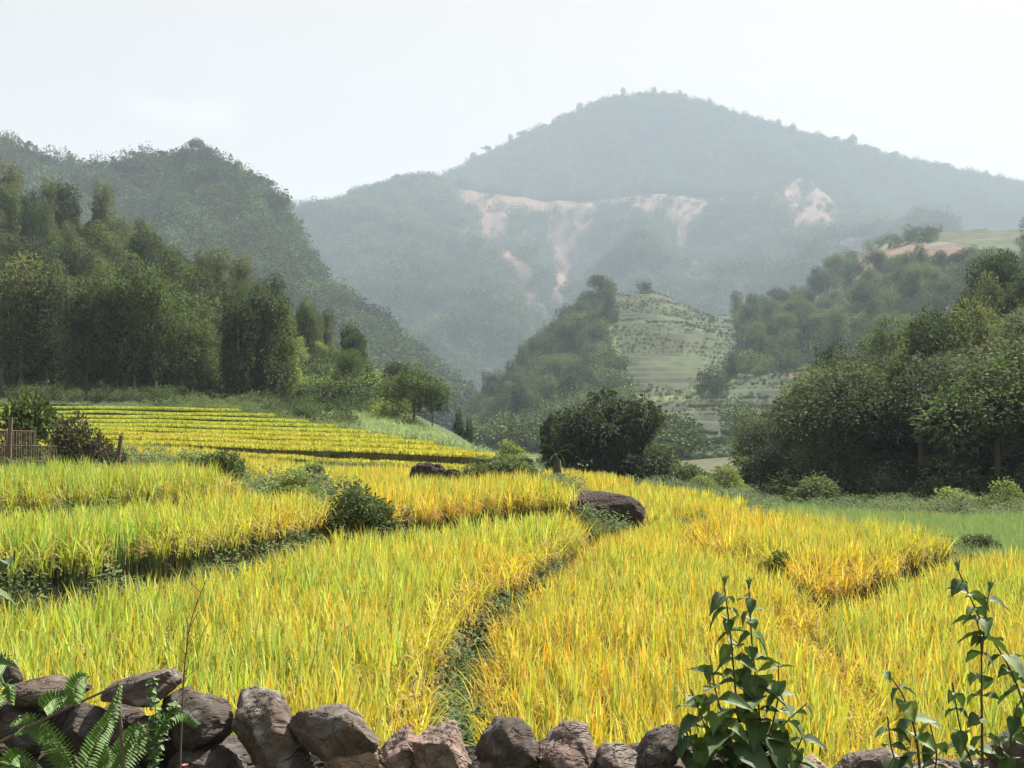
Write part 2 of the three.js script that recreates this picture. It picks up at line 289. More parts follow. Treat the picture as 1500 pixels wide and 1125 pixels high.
function paddy(label, level, outline, { gap = 0.185, h = 0.66, kind = 'near', tint = [1, 1, 1], green = 0, seed = 1, edge = 0.22, front } = {}) {
  const poly = outline.map(([x, y]) => { const p = onLevel(x, y, level); return [p.x, p.z]; });
  if (front) for (const q of front) poly.push(q);
  const ground = EYE + level - h, R = rng(seed * 77 + 5);
  paddies.push({ poly, ground });
  const s = new THREE.Shape(poly.map(([x, z]) => new THREE.Vector2(x, -z))), g = new THREE.ExtrudeGeometry(s, { depth: 1.4, bevelEnabled: false });
  g.rotateX(-Math.PI / 2); g.translate(0, ground - 1.4, 0);
  structure('paddy_soil', g, M.soil);
  const sets = { near: riceNear, far: riceFar, young: riceYoung }[kind], lists = [...sets, ...riceEdge].map(() => []);
  const xs = poly.map((q) => q[0]), zs = poly.map((q) => q[1]);
  for (let x = Math.min(...xs); x < Math.max(...xs); x += gap) for (let z = Math.min(...zs); z < Math.max(...zs); z += gap) {
    const qx = x + (R() - 0.5) * gap * 0.9, qz = z + (R() - 0.5) * gap * 0.9, r0 = R(), r1 = R(), r2 = R(), r3 = R();
    if (!inside(poly, qx, qz) || Math.abs(qx) > -qz * 0.56 + 1.6) continue;
    const [far, nx, nz] = edgeOf(poly, qx, qz), rim = kind === 'near' && far < edge;
    const n = fbm(qx * 0.5, qz * 0.5, seed, 3), gr = clamp(green + 0.14 + n * 0.6, 0, 1), hs = h / 0.82 * (1 + 0.1 * noise(qx * 0.9, qz * 0.9, seed) + (r1 - 0.5) * 0.16);
    const c = new THREE.Color(tint[0] * mix(0.98, 0.6, gr) * mix(0.9, 1.08, r2), tint[1] * mix(0.98, 0.98, gr) * mix(0.9, 1.08, r2), tint[2] * mix(1, 1.25, gr));
    const list = rim ? lists[sets.length + Math.floor(r0 * riceEdge.length)] : lists[Math.floor(r0 * sets.length)];
    list.push([place(V(qx, ground, qz), r3 * 6.283, rim ? 1 : mix(0.95, 1.2, r2), hs * (rim ? 0.95 : 1), V(nz, 0, -nx), rim ? 0.16 * (1 - far / edge) : (r1 - 0.5) * 0.1), c]);
  }
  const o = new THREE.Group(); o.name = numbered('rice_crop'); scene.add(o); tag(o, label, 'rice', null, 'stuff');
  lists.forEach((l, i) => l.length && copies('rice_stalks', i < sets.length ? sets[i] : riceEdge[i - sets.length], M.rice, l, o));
}
paddy('ripe yellow rice in the field between the stone wall and the grassy footpath', -2.0,
  [[-60, 912], [0, 897], [120, 882], [250, 858], [400, 818], [480, 794], [600, 784], [700, 770], [780, 758], [835, 753], [852, 762], [842, 774], [780, 800], [708, 842], [652, 882], [622, 930], [612, 985], [618, 1060]],
  { seed: 1, green: 0.2, front: [[-0.5, -5.75], [-5.2, -5.75]] });
paddy('golden rice in the wide field beyond the grassy footpath beside the big boulder', -2.35,
  [[722, 1058], [706, 980], [722, 915], [780, 864], [845, 814], [890, 786], [950, 764], [1005, 761], [1030, 800], [1045, 814], [1100, 820], [1150, 840], [1185, 868], [1160, 905], [1250, 1000]],
  { seed: 2, green: 0.12, tint: [0.98, 0.97, 0.95], front: [[2.4, -5.75], [-0.08, -5.75]] });
paddy('golden rice with a dark brown cut edge on the step beside the young green rice', -2.15,
  [[1385, 781], [1300, 814], [1235, 835], [1190, 837], [1150, 812], [1100, 796], [1045, 790], [1025, 770], [1020, 756], [1060, 750], [1140, 753], [1250, 764]], { seed: 13, green: 0.05, tint: [0.98, 0.96, 0.95] });
paddy('golden rice in the lower field behind the broad-leaved weeds', -2.5,
  [[1172, 898], [1235, 884], [1300, 858], [1400, 822], [1520, 808], [1620, 812]], { seed: 3, green: 0.14, tint: [0.98, 0.96, 0.95], front: [[7.2, -5.75], [2.46, -5.75]] });
paddy('yellow green rice with a dark cut edge on the terrace one step above the front field', -1.52,
  [[-60, 806], [0, 798], [150, 790], [300, 767], [420, 745], [482, 733], [470, 722], [350, 730], [200, 742], [0, 756], [-60, 760]], { seed: 4, green: 0.28 });
paddy('green rice mixed with weeds on the terrace below the bamboo fence', -1.2,
  [[-60, 716], [0, 714], [150, 710], [300, 704], [345, 700], [340, 690], [200, 686], [0, 688], [-60, 690]], { seed: 5, green: 0.5, tint: [0.88, 0.92, 0.95] });
paddy('yellow rice with a shaded front edge behind the main field', -1.62,
  [[505, 742], [600, 735], [700, 726], [800, 718], [845, 718], [800, 706], [700, 703], [600, 707], [520, 718], [485, 728]], { seed: 6, green: 0.08, gap: 0.18 });
paddy('yellow rice in front of the long low boulder', -2.0,
  [[370, 702], [470, 716], [560, 713], [660, 705], [700, 697], [640, 688], [480, 685], [370, 686]], { seed: 7, kind: 'far', gap: 0.26, green: 0.05 });
paddy('bright yellow rice on the flat ground at the foot of the terraces', -1.95,
  [[120, 676], [290, 684], [450, 685], [480, 684], [400, 676], [300, 660], [170, 652], [100, 652]], { seed: 8, kind: 'far', gap: 0.34, green: 0.02 });
paddy('yellow rice on the rounded terrace behind the big boulder', -2.75,
  [[860, 726], [940, 719], [1010, 718], [1092, 733], [1060, 745], [980, 752], [900, 760], [840, 745]], { seed: 9, kind: 'far', gap: 0.3, tint: [1.03, 0.98, 1] });
paddy('yellow rice on the narrow terrace beyond the small palm', -2.9, [[800, 709], [880, 706], [950, 710], [1005, 718], [940, 722], [860, 723], [820, 720]], { seed: 10, kind: 'far', gap: 0.34 });
paddy('yellow rice strip at the brink of the valley by the bamboo grove', -2.95, [[765, 693], [830, 690], [890, 695], [935, 706], [860, 706], [790, 705]], { seed: 11, kind: 'far', gap: 0.36 });
paddy('young bright green rice in the low field below the dark wood', -3.3,
  [[1085, 742], [1180, 738], [1300, 748], [1420, 752], [1700, 752], [1700, 806], [1480, 808], [1400, 806], [1300, 776], [1180, 760]], { seed: 12, kind: 'young', gap: 0.2, h: 0.5 });

// terraces rising to the wood: strips between lines that fan out
const lines = 10, terraceRight = (px) => px < 540 ? mix(592, 632, (px - 310) / 230) : px < 720 ? mix(632, 665, (px - 540) / 180) : mix(665, 690, (px - 720) / 50);
function terracePoint(k, s) {
  const t = k / lines, xr = mix(770, 310, t), py = mix(mix(648, 590, t), terraceRight(xr), s ** mix(1.2, 1.6, t)), px = mix(-40, xr, s);
  return at(px, py + 1.6 * noise(px * 0.012, k * 3.1), mix(mix(50, 77, t ** 1.25), mix(37, 74, t ** 1.25), s) * (1 + 0.012 * noise(px * 0.02, k * 7.7, 2)));
}
{
  const S = 60, R = rng(404), names = ['lowest', 'second', 'third', 'fourth', 'fifth', 'sixth', 'seventh', 'eighth', 'ninth', 'topmost'];
  for (let k = 0; k < lines; k++) {
    const f = [], b = [];
    for (let j = 0; j <= S; j++) { const p = terracePoint(k, j / S), q = terracePoint(k + 1, j / S); f.push(p); b.push(V(q.x, p.y, q.z)); }
    const h = 0.66, pos = [], idx = [];
    for (let j = 0; j <= S; j++) for (const [p, y] of [[f[j], -h - 1.5], [f[j], -h], [b[j], -h], [b[j], -h - 1.5]]) pos.push(p.x, p.y + y, p.z);
    for (let j = 0; j < S; j++) for (let q = 0; q < 3; q++) { const a = j * 4 + q; idx.push(a, a + 4, a + 1, a + 1, a + 4, a + 5); }
    const g = new THREE.BufferGeometry(); g.setAttribute('position', new THREE.Float32BufferAttribute(pos, 3)); g.setIndex(idx); g.computeVertexNormals();
    structure('terrace_soil', g, M.soil);
    const foot = [...f.map((p) => [p.x, p.z]), ...b.slice().reverse().map((p) => [p.x, p.z])];
    paddies.push({ poly: foot, ground: f[30].y - h });
    const lists = riceTerrace.map(() => []);
    for (let j = 0; j < S; j++) {
      const w = f[j].distanceTo(f[j + 1]), dep = f[j].distanceTo(b[j]), n = Math.ceil(w * dep * 11);
      for (let i = 0; i < n; i++) {
        const u = R(), v = i < w * 5 ? R() * 0.05 : R(), p = f[j].clone().lerp(f[j + 1], u).lerp(b[j].clone().lerp(b[j + 1], u), v);
        const gr = clamp(0.24 + k * 0.045 + 0.35 * fbm(p.x * 0.1, p.z * 0.1, k), 0, 1), e = mix(0.9, 1.08, R());
        p.y -= h; lists[Math.floor(R() * 3)].push([place(p, R() * 6.283, mix(1.1, 1.5, R()), mix(0.78, 0.84, R())), new THREE.Color(mix(1, 0.6, gr) * e, 0.98 * e, mix(1, 1.3, gr) * e)]);
      }
    }
    const o = new THREE.Group(); o.name = numbered('rice_crop'); scene.add(o); tag(o, `yellow green rice on the ${names[k]} of the narrow terraces rising to the wood`, 'rice', null, 'stuff');
    lists.forEach((l, i) => copies('rice_stalks', riceTerrace[i], M.rice, l, o));
  }
}

// ---------------------------------------------------------------- the ground between the fields
const knots = [];
for (const { poly, ground } of paddies) poly.forEach(([x, z], i) => { if (i % 15 === 0 || poly.length < 30) knots.push([x, z, ground - 0.1, 1]); });
const inPaddy = (x, z) => paddies.find((p) => inside(p.poly, x, z));
for (const [px, py, d] of [[0, 700, 22], [100, 700, 23], [180, 695, 25], [740, 705, 28], [815, 720, 32], [820, 735, 56], [890, 745, 58], [890, 735, 75], [960, 755, 50], [1000, 740, 70], [1000, 745, 95], [1100, 748, 90], [1040, 752, 75], [1060, 752, 48], [1150, 756, 44], [700, 735, 120], [700, 720, 75], [760, 730, 85], [640, 690, 70], [0, 594, 79], [300, 600, 77], [-300, 600, 80], [0, 592, 110], [300, 594, 110], ...[1200, 1350, 1500, 1650, 1800].flatMap((x) => [[x, 762, 38], [x, 758, 46], [x, 752, 54], [x, 750, 70]])]) { const p = at(px, py, d); knots.push([p.x, p.z, p.y, 5]); }
for (const x of [-9, -4, 0, 4, 9]) { knots.push([x, -5, EYE - 2.55, 1]); knots.push([x, -2, EYE - 1.7, 1]); }
function groundAt(x, z) {
  let s = 0, t = 0;
  for (const k of knots) { const w = k[3] / ((k[0] - x) ** 2 + (k[1] - z) ** 2 + 0.05) ** 1.7; s += w; t += w * k[2]; }
  return t / s;
}
const groundY = (x, z) => { const q = inPaddy(x, z); return Math.min(groundAt(x, z), q ? q.ground - 0.12 : 1e9) + 0.04 * fbm(x, z, 2, 3); };
{
  const nx = 150, nz = 170, pos = [], col = [], idx = [];
  for (let j = 0; j <= nz; j++) for (let i = 0; i <= nx; i++) {
    const z = -1 - 129 * (j / nz) ** 1.9, half = 7 - z * 0.75, x = mix(-half, half, i / nx);
    pos.push(x, groundY(x, z), z); col.push(...vary([0.06, 0.065, 0.028], V(x, 0, z), 0.7, 0.6));
  }
  for (let j = 0; j < nz; j++) for (let i = 0; i < nx; i++) { const a = j * (nx + 1) + i, b = a + nx + 1; idx.push(a, a + 1, b, a + 1, b + 1, b); }
  const g = new THREE.BufferGeometry(); g.setAttribute('position', new THREE.Float32BufferAttribute(pos, 3)); g.setAttribute('color', new THREE.Float32BufferAttribute(col, 3)); g.setIndex(idx); g.computeVertexNormals();
  structure('ground', g, M.painted);
}
function grassTuft(seed, n, len, wide, k0, k1, spread) {
  const R = rng(seed), L = new Leafage();
  for (let i = 0; i < n; i++) {
    const a = R() * 6.283, r = spread * Math.sqrt(R()), out = V(Math.cos(R() * 6.283), 0, Math.sin(R() * 6.283)).normalize(), l = len * mix(0.5, 1.15, R()), pts = []; let p = V(Math.cos(a) * r, 0, Math.sin(a) * r), th = 0.15 + R() * 0.4;
    for (let s = 0; s <= 3; s++) { pts.push(p.clone()); p = p.clone().addScaledVector(out, Math.sin(th) * l / 3).add(V(0, Math.cos(th) * l / 3, 0)); th += 0.15 + R() * 0.5; }
    const t = R(); L.blade(pts, wide * mix(0.7, 1.3, R()), V(-out.z, 0, out.x), [mix(k0[0], k1[0], t), mix(k0[1], k1[1], t), mix(k0[2], k1[2], t)]);
  }
  return L.geometry();
}
function herbTuft(seed, n, size, reach, k0, k1) {                   // a weed of small leaves
  const R = rng(seed), L = new Leafage();
  for (let i = 0; i < n; i++) {
    const y = R() * reach, a = R() * 6.283, r = reach * 0.45 * Math.sqrt(R()) * (1 - 0.5 * y / reach), b = a + (R() - 0.5) * 2, dir = V(Math.cos(b), (R() - 0.4) * 1.2, Math.sin(b)).normalize(), t = R();
    L.leaf(V(Math.cos(a) * r, y, Math.sin(a) * r), dir, V(-Math.sin(b), (R() - 0.5) * 0.8, Math.cos(b)).normalize(), size * mix(0.6, 1.3, R()), size * 0.5, [mix(k0[0], k1[0], t), mix(k0[1], k1[1], t), mix(k0[2], k1[2], t)]);
  }
  return L.geometry();
}
const grassTufts = [1, 2, 3].map((s) => grassTuft(s + 50, 26, 0.32, 0.009, [0.07, 0.125, 0.035], [0.17, 0.23, 0.075], 0.12));
const herbTufts = [1, 2].map((s) => herbTuft(s + 60, 90, 0.055, 0.4, [0.05, 0.085, 0.025], [0.13, 0.18, 0.06]));
{
  const R = rng(909), lists = [[], [], [], [], []];
  for (let i = 0; i < 90000; i++) {
    const d = 5.2 + 75 * R() ** 1.8, x = (R() * 2 - 1) * (d * 0.52 + 0.6), r0 = R(), r1 = R(), r2 = R(), r3 = R();
    if (inPaddy(x, -d)) continue;
    const big = 1 + d * 0.02, n = fbm(x * 0.4, d * 0.4, 4, 3), herb = r0 < 0.12 + n;
    const e = mix(0.85, 1.2, r3); lists[herb ? 3 + (r1 < 0.5 ? 0 : 1) : Math.floor(r1 * 3)].push([place(V(x, groundY(x, -d) - 0.02, -d), r2 * 6.283, big * mix(0.7, 1.2, r3), big * mix(0.6, 1.25, r2)), r0 > 0.62 ? new THREE.Color(e * 1.5, e * 1.02, e * 0.8) : new THREE.Color(e, e, e * 0.85)]);
  }
  const o = new THREE.Group(); o.name = 'bank_grass'; scene.add(o); tag(o, 'green grass and small weeds on the banks and the footpath between the rice fields', 'grass', null, 'stuff');
  lists.forEach((l, i) => copies('grass', [...grassTufts, ...herbTufts][i], M.grass, l, o));
}

function weedPatch(label, outline, level, n, seed, size) {
  const R = rng(seed), lists = [[], [], []], poly = outline.map(([x, y]) => { const p = onLevel(x, y, level); return [p.x, p.z]; }), xs = poly.map((q) => q[0]), zs = poly.map((q) => q[1]);
  for (let i = 0; i < n * 3 && lists[0].length + lists[1].length + lists[2].length < n; i++) {
    const x = mix(Math.min(...xs), Math.max(...xs), R()), z = mix(Math.min(...zs), Math.max(...zs), R()), a = R(), b = R(), e = mix(0.75, 1.25, R());
    if (inside(poly, x, z)) lists[Math.floor(a * 3)].push([place(V(x, EYE + level - 0.25, z), b * 6.283, size * mix(0.7, 1.3, b), size * mix(0.5, 1.4, a) * (1 + 0.5 * noise(x * 1.3, z * 1.3))), new THREE.Color(e, e, e)]);
  }
  const o = new THREE.Group(); o.name = numbered('weeds'); scene.add(o); tag(o, label, 'weeds', null, 'stuff');
  lists.forEach((l, i) => l.length && copies('weed_leaves', [herbTufts[0], herbTufts[1], grassTufts[0]][i], M.grass, l, o));
}
weedPatch('blue green weeds growing thick along the bamboo fence', [[-40, 700], [60, 696], [190, 694], [270, 712], [190, 728], [60, 736], [-40, 740]], -1.85, 700, 31, 1.6);
weedPatch('green weeds overgrowing the bank between the stepped fields', [[380, 716], [440, 712], [520, 740], [600, 770], [590, 785], [500, 790], [440, 762], [390, 740]], -2.1, 420, 32, 1.7);
weedPatch('tall grassy weeds between the long boulder and the small palm', [[660, 716], [740, 706], [850, 718], [850, 736], [740, 724], [670, 724]], -2.55, 260, 33, 1.7);
weedPatch('tall weeds at the brink between the yellow terrace and the valley bushes', [[940, 724], [1010, 722], [1100, 738], [1110, 750], [1020, 738], [950, 734]], -4.4, 300, 35, 2.2);
weedPatch('green weeds along the far edge of the young green rice', [[1120, 752], [1300, 756], [1560, 760], [1560, 774], [1300, 768], [1120, 760]], -4.0, 420, 34, 2);
// ---------------------------------------------------------------- stones
function rock(seed, sx, sy, sz, detail, tone, lichen, cuts = 9, rough = 0.1, boxy = 2) {
  const R = rng(seed), g = mergeVertices(new THREE.IcosahedronGeometry(1, detail).deleteAttribute('normal')), p = g.attributes.position, c = [], planes = [];
  for (let i = 0; i < cuts; i++) { const n = V(R() - 0.5, R() - 0.5, R() - 0.5).normalize(); planes.push([n, mix(0.56, 0.86, R())]); }
  for (let i = 0; i < p.count; i++) {
    const q = V(p.getX(i), p.getY(i), p.getZ(i)), o = q.clone();
    q.divideScalar((Math.abs(q.x) ** boxy + Math.abs(q.y) ** boxy + Math.abs(q.z) ** boxy) ** (1 / boxy));
    for (const [n, d] of planes) { const e = q.dot(n) - d; if (e > 0) q.addScaledVector(n, -e * 0.95); }
    q.addScaledVector(o, rough * (fbm(o.x * 1.6 + seed, o.y * 1.6, o.z * 1.6, 3) + 0.5 * (0.5 - Math.abs(fbm(o.x * 4 + seed, o.y * 4, o.z * 4, 4)) * 2)));
    p.setXYZ(i, q.x * sx, q.y * sy, q.z * sz);
    const n = 1 + 0.5 * fbm(o.x * 3 + seed, o.y * 3, o.z * 3, 5), l = smooth(0.12, 0.34, fbm(o.x * 2.2, o.y * 2.2 + seed, o.z * 2.2, 5)) * lichen;
    c.push(mix(tone[0] * n, 0.22, l), mix(tone[1] * n, 0.22, l), mix(tone[2] * n, 0.205, l));
  }
  const uv = []; for (let i = 0; i < p.count; i++) uv.push((p.getX(i) + p.getZ(i) * 0.6) * 2.2 + seed * 0.37, (p.getY(i) - p.getZ(i) * 0.5) * 2.2);
  g.setAttribute('uv', new THREE.Float32BufferAttribute(uv, 2));
  g.setAttribute('color', new THREE.Float32BufferAttribute(c, 3)); g.computeVertexNormals();
  return g;
}
{
  const grey = [0.085, 0.064, 0.052], dark = [0.05, 0.038, 0.032], tan = [0.2, 0.145, 0.1], pink = [0.17, 0.12, 0.1];
  const wall = thing('stone_wall', at(600, 1180, 5.1), 'low dry stone wall of rough grey and brown stones along the rice field', 'wall');
  const S = [   // centre x, y, width, height, turn, tone, lichen
    [14, 990, 34, 44, 0, dark, 0.1], [72, 1012, 108, 54, 0.14, grey, 0.6], [216, 1006, 118, 50, 0.36, grey, 0.7], [292, 1056, 112, 92, 0, dark, 0.3], [389, 1062, 106, 122, 0.1, grey, 0.8], [492, 1068, 118, 92, -0.3, grey, 0.35],
    [522, 1120, 84, 66, 0.3, tan, 0.1], [424, 1124, 84, 74, 0, dark, 0.7], [306, 1126, 100, 62, 0, dark, 0.5], [588, 1108, 68, 78, 0.1, pink, 0.1], [648, 1102, 92, 94, -0.5, pink, 0.35], [742, 1104, 104, 96, 0.2, dark, 0.5],
    [836, 1108, 112, 84, -0.1, pink.map((x) => x * 0.7), 0.3], [908, 1116, 66, 60, 0, grey, 0.5], [967, 1096, 72, 66, 0.2, dark, 0.4], [1036, 1116, 76, 62, 0, grey, 0.6], [1110, 1124, 84, 60, 0.1, grey, 0.4], [1190, 1142, 90, 62, 0, tan, 0.2],
    [1282, 1126, 102, 58, -0.1, grey, 0.7], [1368, 1144, 86, 60, 0, tan, 0.2], [1432, 1138, 70, 62, 0, tan, 0.1], [1486, 1100, 76, 56, 0.2, grey, 0.7], [130, 1066, 96, 66, 0, dark, 0.2], [34, 1072, 100, 74, 0, dark, 0.2], [216, 1078, 80, 76, 0.2, dark, 0.2],
    [80, 1136, 110, 72, 0, dark, 0.2], [190, 1142, 100, 70, 0, dark, 0.2], [1560, 1110, 90, 66, 0, grey, 0.4], [-50, 1030, 90, 80, 0, grey, 0.4]];
  for (let x = -60; x < 1620; x += 96) for (const y of [1192, 1252]) S.push([x + (y > 1200 ? 40 : 0), y, 108, 74, 0, x % 7 < 3 ? grey : dark, 0.3]);
  for (let x = -70; x < 1620; x += 84) S.push([x, x < 240 ? 1078 : x < 480 ? 1112 : x < 1000 ? 1136 : 1158, 112, x < 240 ? 96 : 80, 0, dark, 0.2, 5.36]);   // the back of the wall
  S.forEach(([x, y, w, h, turn, tone, lichen, far], i) => {
    const R = rng(i + 300), d = (far ?? 5.05) + (R() - 0.5) * 0.12, k = d / FPX / 2 * 1.1, m = part('stone', rock(i + 20, w * k, h * k, mix(0.85, 1.25, R()) * (w + h) / 2 * k, 9, tone, lichen * 0.8, 17, 0.15, 2.6), M.stone, wall);
    m.position.copy(at(x, y, d)).sub(wall.position); m.rotation.z = turn;
  });
  const boulder = (px, top, bottomY, w, d, label, seed, turn, deep) => {
    const p = at(px, top, d), hgt = p.y - bottomY, o = new THREE.Mesh(rock(seed, w * d / FPX / 2 * 1.12, hgt * 0.55, w * d / FPX / 2 * deep, 26, [0.045, 0.032, 0.026], 0.08, 1, 0.2, 3.4), M.boulder);
    shadows(o); o.name = numbered('boulder'); o.position.set(p.x, bottomY + hgt * 0.47, p.z); o.rotation.z = turn; scene.add(o); tag(o, label, 'boulder');
  };
  boulder(838, 721, EYE - 3.2, 185, 21.6, 'big dark brown boulder standing in the ripe rice', 71, -0.02, 0.7);
  boulder(628, 681, EYE - 2.9, 54, 27.5, 'long low dark boulder lying in front of the yellow terraces', 74, 0.0, 0.6);
  boulder(658, 690, EYE - 2.9, 42, 26.9, 'small slanting rock leaning on the end of the long low boulder', 75, -0.5, 0.6);
  boulder(768, 672, EYE - 3.2, 26, 40, 'small dark rock half hidden by shrubs at the brink of the valley', 76, 0, 0.6);
}

// ---------------------------------------------------------------- trees
const greens = { dark: [0.04, 0.062, 0.02], mid: [0.075, 0.11, 0.03], olive: [0.105, 0.13, 0.04], light: [0.19, 0.245, 0.06], grey: [0.085, 0.105, 0.05] };
function crown(seed, lobes, count, size, k, droop = 0.2) {
  const R = rng(seed), L = new Leafage(), total = lobes.reduce((s, l) => s + l[3] * l[3], 0);
  for (const l of lobes) {
    const n = Math.round(count * l[3] * l[3] / total), tone = mix(0.68, 1.38, R());
    for (let i = 0; i < n; i++) {
      const z = R() * 2 - 1, a = R() * 6.283, s = Math.sqrt(1 - z * z), o = V(s * Math.cos(a), z, s * Math.sin(a)), rad = mix(0.45, 1.14, Math.sqrt(R())) * (1 + 0.45 * noise(o.x * 2.2 + seed, o.y * 2.2 + l[0], o.z * 2.2));
      const p = V(l[0] + o.x * l[3] * rad, l[1] + o.y * l[3] * (l[4] ?? 1) * rad, l[2] + o.z * l[3] * rad);
      const dir = V(o.x + R() - 0.5, o.y * 0.6 + R() - 0.5 - droop, o.z + R() - 0.5).normalize(), side = V(R() - 0.5, (R() - 0.5) * 0.7, R() - 0.5).cross(dir).normalize(), e = tone * mix(0.7, 1.3, R());
      L.leaf(p, dir, side, size * mix(0.7, 1.4, R()), size * mix(0.45, 0.75, R()), [k[0] * e * mix(0.85, 1.2, R()), k[1] * e, k[2] * e]);
    }
  }
  return L.geometry();
}
function limbs(lobes, h, r, seed) {
  const R = rng(seed), top = V((R() - 0.5) * 0.06 * h, h * 0.86, (R() - 0.5) * 0.06 * h), parts = [tube([V(0, -0.6, 0), V((R() - 0.5) * 0.04 * h, h * 0.35, (R() - 0.5) * 0.04 * h), top], r, r * 0.25, 6, 7)];
  for (const l of lobes.slice(0, 8)) { const y = clamp(l[1] - h * 0.15, h * 0.15, h * 0.8); parts.push(tube([V(0, y, 0), V(l[0] * 0.5, mix(y, l[1], 0.6), l[2] * 0.5), V(l[0], l[1], l[2])], r * 0.4, r * 0.1, 5, 4)); }
  return mergeGeometries(parts);
}
function model(seed, shape, colour, count, size, bark = M.bark) {   // a tree ten metres tall
  const R = rng(seed * 13 + 1), lobes = [];
  if (shape === 'tall') for (let i = 0; i < 15; i++) { const t = i / 14, y = mix(2.6, 9.2, t), w = 1.9 * Math.sin(Math.PI * mix(0.22, 0.82, t)) * 0.8, a = i * 2.4 + R() * 1.5; lobes.push([Math.cos(a) * w * 0.85, y + (R() - 0.5) * 0.9, Math.sin(a) * w * 0.85, mix(0.75, 1.45, R()), 1.05]); }
  if (shape === 'round') for (let i = 0; i < 14; i++) { const a = i * 2.4 + R(), t = Math.sqrt(i / 13), y = 7.3 - t * t * 2.6 + R() * 1.2; lobes.push([Math.cos(a) * t * 3.2, y, Math.sin(a) * t * 3.2, mix(1.1, 1.9, R()), 0.8]); }
  if (shape === 'open') for (let i = 0; i < 8; i++) { const a = i * 2.4 + R(), t = Math.sqrt(i / 7); lobes.push([Math.cos(a) * t * 2.8, 8.6 - t * t * 1.4 + R() * 0.9, Math.sin(a) * t * 2.8, mix(0.8, 1.4, R()), 0.55]); }
  if (shape === 'shrub') for (let i = 0; i < 16; i++) { const a = i * 2.4 + R(), t = Math.sqrt(i / 15), y = 7 - t * t * 5.5 + (R() - 0.5) * 4; lobes.push([Math.cos(a) * t * 5.4, y, Math.sin(a) * t * 5.4, mix(1.3, 2.8, R()), mix(0.7, 1.2, R())]); }
  if (shape === 'cone') for (let i = 0; i < 12; i++) { const t = i / 11, a = i * 2.4; lobes.push([Math.cos(a) * 0.5 * (1 - t), mix(1.5, 9.3, t), Math.sin(a) * 0.5 * (1 - t), mix(1.7, 0.45, t), 0.9]); }
  if (shape === 'bamboo') for (let i = 0; i < 30; i++) { const a = i * 2.4 + R(), t = Math.sqrt(i / 29), y = mix(8.8, 5.8, t * t) - R() * 5.2; lobes.push([Math.cos(a) * t * 6, Math.max(1.2, y), Math.sin(a) * t * 4, mix(1, 1.9, R()), 0.95]); }
  return { trunk: limbs(lobes, 10, shape === 'shrub' ? 0.25 : shape === 'open' ? 0.16 : 0.22, seed), crown: crown(seed, lobes, count, size, colour, shape === 'bamboo' ? 0.6 : 0.2), bark };
}
const TM = {
  tall: [1, 2, 3, 4, 5, 6].map((s) => model(s, 'tall', [greens.olive, greens.mid, greens.dark][s % 3], 4200, 0.31, M.paleBark)), light: [6, 7, 8].map((s) => model(s, 'round', greens.light, 2600, 0.46)),
  round: [9, 10, 11, 12].map((s) => model(s, 'round', s % 2 ? greens.mid : greens.dark, 5200, 0.31)), grey: [13, 14, 15].map((s) => model(s, 'round', greens.grey, 5000, 0.3)), open: [16, 17].map((s) => model(s, 'open', greens.dark, 900, 0.5)),
  shrub: [18, 19, 20].map((s) => model(s, 'shrub', greens.mid, 3000, 0.8)), lightShrub: [21, 22].map((s) => model(s, 'shrub', greens.light, 3000, 0.8)), cone: [23].map((s) => model(s, 'cone', greens.dark, 2200, 0.4)), bamboo: [24].map((s) => model(s, 'bamboo', [0.032, 0.045, 0.016], 11000, 0.5)),
  darkShrub: [25, 26].map((s) => model(s, 'shrub', [0.05, 0.05, 0.025], 2600, 0.7)),
};
let planted = 0;
function plant(name, kind, pos, height, wide, label, category, group) {
  const list = TM[kind], t = list[planted++ % list.length], o = thing(name, pos, label, category, group);
  part('trunk', t.trunk, t.bark, o); part('crown', t.crown, M.foliage, o);
  o.scale.set(height / 10 * wide, height / 10, height / 10 * wide); o.rotation.y = planted * 2.4;
  return o;
}
// by pixel: foot at (px, py), top at height ty, so far away
function stand(name, kind, px, py, ty, d, wide, label, category, group) { const a = at(px, py, d); return plant(name, kind, a, at(px, ty, d).y - a.y, wide, label, category, group); }
const trees = (hill, n, seed, us, vs, pick, keep) => { const R = rng(seed); let made = 0; for (let i = 0; i < n * 6 && made < n; i++) { const u = mix(us[0], us[1], R()), v = mix(vs[0], vs[1], R()), [p, py] = hill.point(u, v); if (keep && !keep(u, py, v)) continue; pick(p, u, py, v, R); made++; } };
const height = (v, a, b) => v > b ? 'on the crest of' : v > a ? 'halfway up' : 'low in';
trees(leftHill, 299, 51, [-40, 610], [0.25, 3.0], (p, u, py, v, R) => {
  const small = mix(1, 0.5, smooth(330, 600, u)), lowSlope = u > 180 && v < 2.2 && v > 0.9, where = height(v, 1.9, 2.6);
  if (R() < (lowSlope ? 0.62 : 0.08)) plant('leafy_tree', 'light', p, small * mix(3.5, 6, R()), mix(0.9, 1.3, R()), `short pale green leafy tree ${where} the wood above the rice terraces`, 'tree', `pale leafy trees ${where} the wood above the terraces`);
  else plant('slender_tree', 'tall', p, small * mix(6, 11.5, R()), mix(0.6, 0.95, R()), `slender narrow crowned tree ${where} the wood above the rice terraces`, 'tree', `slender trees ${where} the wood above the terraces`);
}, (u, py, v) => u < 430 || v > mix(1.7, 2.5, smooth(430, 560, u)));
